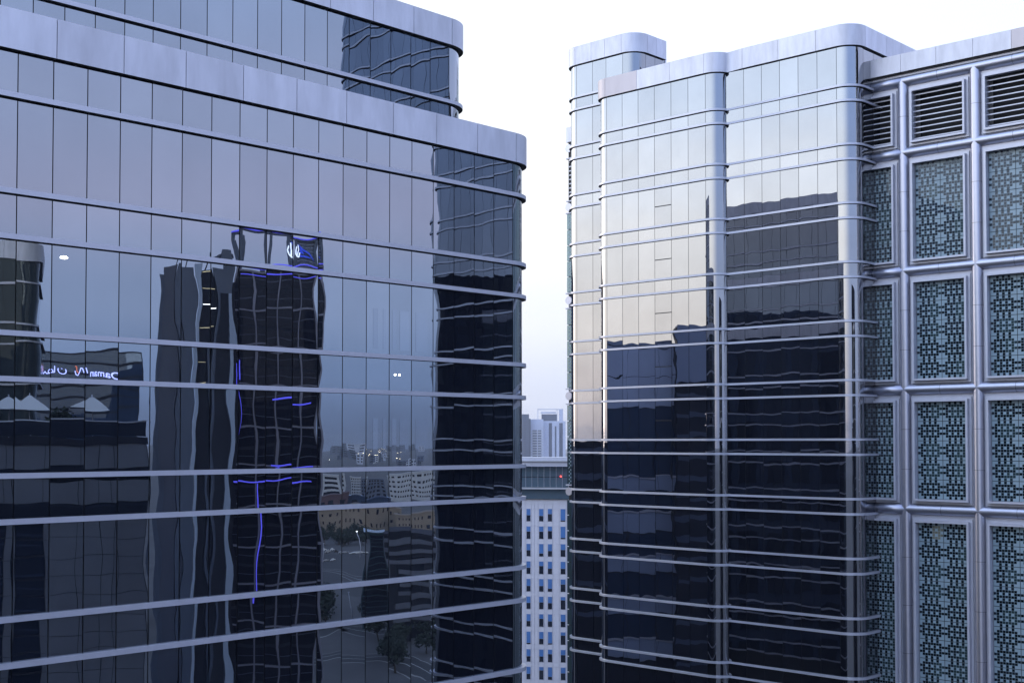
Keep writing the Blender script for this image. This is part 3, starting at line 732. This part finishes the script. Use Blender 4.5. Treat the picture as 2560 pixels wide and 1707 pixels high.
for x, w_ in ((3.5, 2.6), (7.3, 2.4), (8.6, 2.4)): umbrella(x, w_)
def shrub(name, label, cat, loc, r_, n, h_, seed, group=None, trunk=0, mt=LEAF):
    rnd = random.Random(seed); U = empty(name, label, cat, loc, 0, group); m = MB()
    for k in range(n):
        a = rnd.uniform(0, 6.28); e = rnd.uniform(-1, 1); q = rnd.random() ** .4
        c = Vector((math.cos(a) * math.sqrt(1 - e * e) * r_ * q, math.sin(a) * math.sqrt(1 - e * e) * r_ * q, trunk + h_ / 2 + e * h_ / 2 * q)) * 1.0
        c += Vector((rnd.gauss(0, .12), rnd.gauss(0, .12), rnd.gauss(0, .1))) * r_
        L_ = r_ * rnd.uniform(.10, .24); d1 = Vector((rnd.gauss(0, 1), rnd.gauss(0, 1), rnd.gauss(0, 1))).normalized() * L_; d2 = d1.orthogonal().normalized() * L_ * .6
        m.face([c - d1, c + d2, c + d1, c - d2], mt)
    m.build('foliage' if not trunk else 'crown', U)
    if trunk:
        m = MB(); m.tube((0, 0, 0), (0, 0, trunk + h_ * .35), r_ * .07, BARK, 7, r_ * .03)
        for k in range(4): a = k * 1.57 + .4; m.tube((0, 0, trunk * .9), (math.cos(a) * r_ * .5, math.sin(a) * r_ * .5, trunk + h_ * .5), r_ * .035, BARK, 6, r_ * .012)
        m.build('trunk', U)
    return U
for k, (x, r_, h_, lab) in enumerate(((5.5, 1.0, 1.9, 'dark bushy shrub between the umbrellas on the reflected terrace'), (10.3, 1.3, 2.3, 'tall dark shrub at the far left end of the reflected terrace'), (1.9, .3, .8, 'small potted shrub near the terrace corner'))):
    shrub('terrace_shrub', lab, 'shrub', TB.matrix_world @ Vector((x, 2.4, zf)), r_, 500, h_, 30 + k, 'shrubs on the roof terrace')

# rear wing behind the left tower (mirrored in the silver glass)
RW = empty('rear_wing', 'lower slate panelled block with flat roof mirrored in the left bay of the silver tower', 'office building', (-110, 85.5, EYE), R(97.5))
m = MB(); m.box(-50, 0, .3, 20, -65, 16.2, DARK); m.build('wall', RW)
for (za, zb) in ((5.9, 16.3), (-8.2, -5.9), (-15.2, -11.9), (-22.0, -19.2), (-28.9, -26.1), (-36.4, -33.3)):
    for k in range(10):
        n = 2 if zb - za > 6 else 1
        for q_ in range(n): m = MB(); m.box(-k * 5 - 4.95, -k * 5, .0, .29, za + (zb - za) * q_ / n + .05, za + (zb - za) * (q_ + 1) / n - .05, SLATE4 if n == 2 else SLATE3); m.build('cladding', RW)
for (za, zb) in ((-5.8, 5.8), (-11.8, -8.3), (-19.1, -15.4), (-26, -22.2), (-33.2, -29)):
    for k in range(10): m = MB(); m.box(-k * 5 - 4.9, -k * 5 - .1, .15, .28, za, zb, G_DB); m.build('window', RW)
    m = MB(); m.box(-50, 0, -.15, .1, za - .1, za + .2, FIN); m.build('sill_band', RW)
m = MB(); m.box(-19.0, -13.0, -4, -.2, 10.0, 19.4, SLATE3); m.build('stair_tower_top', RW)
m = MB(); m.box(-18.9, -13.1, -3.9, -.2, -65, 9.97, DARK)
for k in range(14): z = 8.2 - k * 3.4; m.box(-18.95, -13.05, -3.98, -3.91, z - .8, z, SLATE2)
m.build('stair_tower', RW)
m = MB(); m.box(-12.98, -12.9, -4, -.2, -65, 19.0, DARK); m.build('stair_glazing', RW)
m = MB(); m.box(.1, 70, .3, 20, -65, .3, DARK); m.build('low_wall', RW)
for z in (-1.2, -5.6, -10.2, -14.6, -19.4, -24, -29):
    m = MB(); m.box(.3, 70, .0, .29, z - .9, z, SLATE2); m.build('ledge', RW)
m = MB(); m.box(-50.2, .2, -.2, 20, 16.35, 16.8, SLATE3); m.build('roof', RW)

# southern neighbour, then two unseen slabs added to darken the mirrored flanks
def slabtower(name, label, loc, rz, w_, d_, h_, rows, seed):
    T = empty(name, label, 'tower', loc, rz); m = MB(); m.box(-w_ / 2, w_ / 2, 0, d_, 0, h_, SLATE2 if seed > 1 else DARK); m.build('wall', T); n = int(w_ / 4)
    for i in range(n):
        m = MB(); a = -w_ / 2 + w_ * (i + .15) / n; b = -w_ / 2 + w_ * (i + .85) / n
        for j in range(rows): m.box(a, b, -.12, -.02, h_ * (j + .2) / rows, h_ * (j + .9) / rows, G_D)
        m.build('window_strip', T)
    return T
slabtower('dark_tower', 'dark office slab mirrored as faint vertical stripes at the right end of the left tower', (66, -38, 0), R(180), 44, 20, EYE + 26, 20, 1)
slabtower('dark_tower', 'unseen low dark slab added behind the left tower to darken silver tower reflections', (-20, 130, 0), R(0), 40, 18, EYE + 19, 16, 3)
slabtower('dark_tower', 'unseen dark slab added behind the silver tower to darken its right bay reflections', (42, 196, 0), R(0), 56, 20, EYE + 22, 20, 2)
# ------------------------------------------------------------------ city wedge to the east
def ground_at(x, y): Y = EYE * 3200 / (y - 1104.7); X = tpx(x) * Y; return X, Y
def strip(name, pts, w_, mt, z, kind='structure'):
    m = MB(); A = []
    for i, p in enumerate(pts):
        p = Vector(p); d = (Vector(pts[min(i + 1, len(pts) - 1)]) - Vector(pts[max(i - 1, 0)])).normalized(); n = Vector((-d.y, d.x)); A.append((p + n * w_ / 2, p - n * w_ / 2))
    m.grid([[(*a, z) for a, b in A], [(*b, z) for a, b in A]], mt, False)
    if m.v and True:
        pass
    o = m.build(name); o['kind'] = kind; return o
def smooth(pts, n=8):
    r_ = []
    for i in range(len(pts) - 1):
        p0 = Vector(pts[max(i - 1, 0)]); p1 = Vector(pts[i]); p2 = Vector(pts[i + 1]); p3 = Vector(pts[min(i + 2, len(pts) - 1)])
        for k in range(n):
            t = k / n; r_.append(tuple(.5 * ((2 * p1) + (p2 - p0) * t + (2 * p0 - 5 * p1 + 4 * p2 - p3) * t * t + (3 * p1 - p0 - 3 * p2 + p3) * t ** 3)))
    r_.append(tuple(pts[-1])); return r_
def gpts(l): return smooth([across(*ground_at(x, y)) for x, y in l])
for k, (pl, wd) in enumerate((([(740, 1590), (860, 1560), (980, 1575), (1100, 1540)], 14), ([(700, 1660), (850, 1640), (1000, 1650), (1120, 1700)], 12), ([(760, 1420), (900, 1440), (1010, 1500), (1120, 1600)], 10))):
    g_ = gpts(pl); strip('kerb', g_, wd + 1.4, KERB, .03); strip('road', g_, wd, ASPH, .06); strip('road_marking', g_, .35, PAINT, .09)
m = MB(); q = [across(*ground_at(x, y)) for x, y in ((770, 1470), (960, 1490), (950, 1390), (775, 1380))]; m.face([(*p, .02) for p in q], ASPH); m.build('car_park')['kind'] = 'structure'
def car(X, Y, mt, label, rot, lights=True):
    x, y = across(X, Y); c = empty('parked_car' if not lights else 'car', label, 'car', (x, y, .06), rot, 'cars east of the towers')
    m = MB(); prof = [(-2.2, .35), (-2.25, .8), (-1.6, .95), (-1.0, 1.42), (.5, 1.45), (1.15, .98), (2.1, .85), (2.25, .4)]
    for sy in (-.88, .88): m.face([(a, sy, b) for a, b in (prof if sy < 0 else prof[::-1])], mt)
    for a, b in zip(prof, prof[1:] + prof[:1]): m.face([(a[0], -.88, a[1]), (b[0], -.88, b[1]), (b[0], .88, b[1]), (a[0], .88, a[1])][::-1], mt)
    m.build('body', c)
    m = MB(); m.face([(.55, -.8, 1.41), (1.12, -.8, 1.02), (1.12, .8, 1.02), (.55, .8, 1.41)], DARKWIN); m.build('windscreen', c)
    for a in (-1.4, 1.4):
        for sy in (-.9, .9): m = MB(); m.tube((a, sy - .1, .33), (a, sy + .1, .33), .33, GASKET_SHADE, 12); m.build('wheel', c)
    if lights:
        for sy in (-.6, .6): m = MB(); m.tube((2.2, sy, .65), (2.3, sy, .65), .14, LAMP, 8); m.build('headlight', c)
for k, (x, y, cm, rot, lt, lab) in enumerate(((1035, 1596, 0, 2.6, True, 'car with white headlights on, turning on the reflected road'), (992, 1547, 3, .3, True, 'dark red car on the reflected road above the headlights'), (1010, 1546, 0, .4, False, 'white car just ahead of the red one'),
        (800, 1376, 0, 1.3, False, 'white car at the left end of the parked row'), (815, 1380, 1, 1.3, False, 'silver car second in the parked row'), (832, 1377, 0, 1.3, False, 'white car in the middle of the parked row'), (850, 1381, 2, 1.3, False, 'black car beside the white one in the parked row'),
        (870, 1384, 1, 1.3, False, 'silver car right of the black one in the parked row'), (890, 1388, 0, 1.3, False, 'white car at the right end of the parked row'), (812, 1398, 1, 1.3, False, 'silver car parked in the nearer row, leftmost'), (838, 1400, 0, 1.3, False, 'white car parked in the nearer row'))):
    X, Y = ground_at(x, y); car(X, Y, CARS[cm], lab, rot, lt)
def block(name, label, cat, x0_, x1_, ybase, ytop, mt, rows, colsn, winm=DARKWIN, depth=18, roofm=None, group=None, wfrac=.55, hfrac=.5, face=None):
    Y = EYE * 3200 / (ybase - 1104.7); X = tpx((x0_ + x1_) / 2) * Y; w_ = (x1_ - x0_) * PX * Y / 2; zt_ = zpx(ytop, Y)
    B = east_root(name, label, cat, X, Y, group=group, face=face)
    m = MB(); m.box(-w_, w_, 0, depth, -65, zt_, mt); m.build('wall', B)
    H = zt_ + 65; rh = H / (rows + .6)
    cnt = 0
    for j in range(rows):
        for i in range(colsn):
            a = -w_ + 2 * w_ * (i + (1 - wfrac) / 2) / colsn; b = -w_ + 2 * w_ * (i + (1 + wfrac) / 2) / colsn; z = zt_ - rh * (j + .35)
            if cnt >= 100: break
            m = MB(); m.box(a, b, -.15, -.02, z - rh * hfrac, z, winm); m.build('window', B); cnt += 1
    m = MB(); m.box(-w_ - .4, w_ + .4, -.4, depth + .4, zt_ + .02, zt_ + .9, roofm or mt); m.build('roof', B)
    return B
block('tan_building', 'long tan flat-roofed building with small square windows, reflected low in the left tower', 'building', 790, 1000, 1332, 1268, TAN, 2, 14, wfrac=.25, hfrac=.35)
block('tan_building', 'nearer tan annex right of the long tan building', 'building', 985, 1090, 1338, 1285, TAN, 2, 8, wfrac=.3, hfrac=.35)
block('apartment_block', 'white apartment block with dark balcony bands, leftmost of the reflected blocks', 'building', 800, 852, 1262, 1188, WHITE2, 6, 1, wfrac=.8, group='white apartment blocks')
block('apartment_block', 'white apartment block with small windows beside the banded one', 'building', 868, 910, 1262, 1190, WHITE2, 8, 6, group='white apartment blocks')
block('apartment_block', 'grey unfinished block in the middle of the reflected row', 'building', 915, 965, 1268, 1196, SLATE2, 7, 5, group='white apartment blocks')
block('apartment_block', 'long white block with rows of tiny windows at the right of the reflected row', 'building', 975, 1085, 1250, 1182, WHITE2, 5, 14, group='white apartment blocks', hfrac=.35)
block('domed_hall', 'maroon roofed hall in front of the white apartment blocks', 'building', 795, 862, 1290, 1236, MAROON, 1, 3)
block('glass_hall', 'deep blue glass hall behind the tan building', 'building', 862, 975, 1288, 1246, G_DB, 1, 3)
block('dark_tower', 'dark teal glass tower standing on the reflected car park', 'tower', 905, 966, 1560, 1332, TEAL, 18, 1, winm=G_D, wfrac=.9, hfrac=.8)
wt = block('banded_tower', 'white and dark banded curved-top tower at the right of the reflected city', 'tower', 968, 1078, 1600, 1338, DARK, 1, 1, winm=G_D)
m = MB(); Yw = EYE * 3200 / (1600 - 1104.7); w_ = 55 * PX * Yw
for k in range(9): z = zpx(1345 + k * 27, Yw); m.box(-w_ - .3, w_ * (1 if k < 3 else .15 + .08 * k), -.5, 0, z - 1.5, z, CONC)
m.build('white_band', wt)
rnd = random.Random(77)
for k in range(16):
    yb = rnd.choice([1128, 1134, 1140, 1150, 1160, 1170, 1150, 1182]); xa = rnd.uniform(800, 1060); ww = rnd.uniform(14, 50)
    hgt = rnd.uniform(12, 34) if yb > 1140 else rnd.uniform(20, 60)
    Y = EYE * 3200 / (yb - 1104.7); yt = yb - hgt / Y * 3200
    block('far_block', None, 'building', xa, xa + ww, yb, max(yt, 1112), rnd.choice([PALE, SLATE2, WHITE2, SLATE2]), 3, 2, depth=25, group='far low buildings on the eastern horizon')['label'] = 'low pale building on the hazy horizon of the reflected city'
for k in range(28):
    xx = rnd.gauss(930, 70); xx = min(1064, max(800, xx)); Y = rnd.choice([rnd.uniform(5200, 7500), rnd.uniform(3600, 5600)]); x, y = across(tpx(xx) * Y, Y); z = rnd.uniform(10, 24)
    U = empty('street_lamp', 'lamp', 'street lamp', (x, y, 0), 0, 'far street lamps of the eastern city')
    m = MB(); m.tube((0, 0, 0), (0, 0, z), .35, DARK, 6); m.build('pole', U)
    m = MB(); w_ = rnd.uniform(.6, 1.5); m.box(-w_, w_, -w_, w_, z, z + w_, LAMPW); m.build('lamp_head', U)
for k, (x, y, h_) in enumerate(((890, 1400, 26), (802, 1400, 14), (965, 1500, 14), (880, 1545, 18))):
    X, Y = ground_at(x, y); wx, wy = across(X, Y)
    U = empty('street_lamp', ['tall lit lamp mast by the reflected car park', 'shorter lamp at the left of the reflected car park', 'lamp beside the dark teal tower', 'lamp at the near road bend'][k], 'street lamp', (wx, wy, 0), 0, 'street lamps east of the towers')
    m = MB(); m.tube((0, 0, 0), (0, 0, h_ * .6), .16, FRAMEM, 8, .09); m.build('pole', U)
    m = MB(); m.box(-.7, .7, -.25, .25, h_ * .6, h_ * .6 + .25, LAMP if k == 0 else FRAMEM); m.build('lamp_head', U)
tn = 0
for k in range(46):
    band = rnd.choice([0, 0, 1, 1, 2])
    x, y = [(rnd.uniform(800, 960), rnd.uniform(1338, 1366)), (rnd.uniform(790, 1050), rnd.uniform(1505, 1560)), (rnd.uniform(780, 1080), rnd.uniform(1590, 1690))][band]
    X, Y = ground_at(x, y); wx, wy = across(X, Y)
    shrub('tree', ['dark tree in the belt in front of the reflected tan building', 'dark tree beyond the car park edge in the reflection', 'dark roadside tree low in the reflection'][band], 'tree', (wx, wy, 0), rnd.uniform(3, 5), 260, rnd.uniform(4, 7), 500 + k, ['trees before the tan building', 'trees beyond the car park', 'roadside trees'][band], trunk=rnd.uniform(1.5, 3))

# ------------------------------------------------------------------ evening air
hz = bpy.data.materials.new('evening_haze'); hz.use_nodes = True; t = hz.node_tree; t.nodes.clear()
o_ = t.nodes.new('ShaderNodeOutputMaterial'); v_ = t.nodes.new('ShaderNodeVolumePrincipled'); t.links.new(v_.outputs[0], o_.inputs['Volume'])
v_.inputs['Color'].default_value = (.93, .95, 1, 1); v_.inputs['Density'].default_value = .00006; v_.inputs['Anisotropy'].default_value = .2
mb = MB(); mb.box(-12500, 12500, -12500, 12500, -1.0, 152, hz); h_ = mb.build('haze'); h_['kind'] = 'stuff'

# ordinal labels for the repeats of each row, counted from the left of the reflection
ORD = 'first second third fourth fifth sixth seventh eighth ninth tenth eleventh twelfth thirteenth fourteenth fifteenth sixteenth seventeenth eighteenth nineteenth twentieth'.split() + ['twenty-' + x for x in 'first second third fourth fifth sixth seventh eighth ninth'.split()]
def image_t(o):
    v = Vector((o.location.x, o.location.y)); v = v - 2 * (v - P0).dot(NL) * NL; return v.x / v.y
for gname, phrase in (('trees before the tan building', 'dark tree from the left in the belt before the reflected tan building'), ('trees beyond the car park', 'dark tree from the left along the far edge of the reflected car park'),
        ('roadside trees', 'dark tree from the left beside the lowest reflected road'), ('far low buildings on the eastern horizon', 'low pale block from the left on the hazy reflected horizon'),
        ('far street lamps of the eastern city', 'tiny far lamp from the left glowing along the reflected horizon')):
    mem = sorted([o for o in bpy.data.objects if o.get('group') == gname and not o.parent], key=image_t)
    for k, o in enumerate(mem): o['label'] = ORD[k] + ' ' + phrase
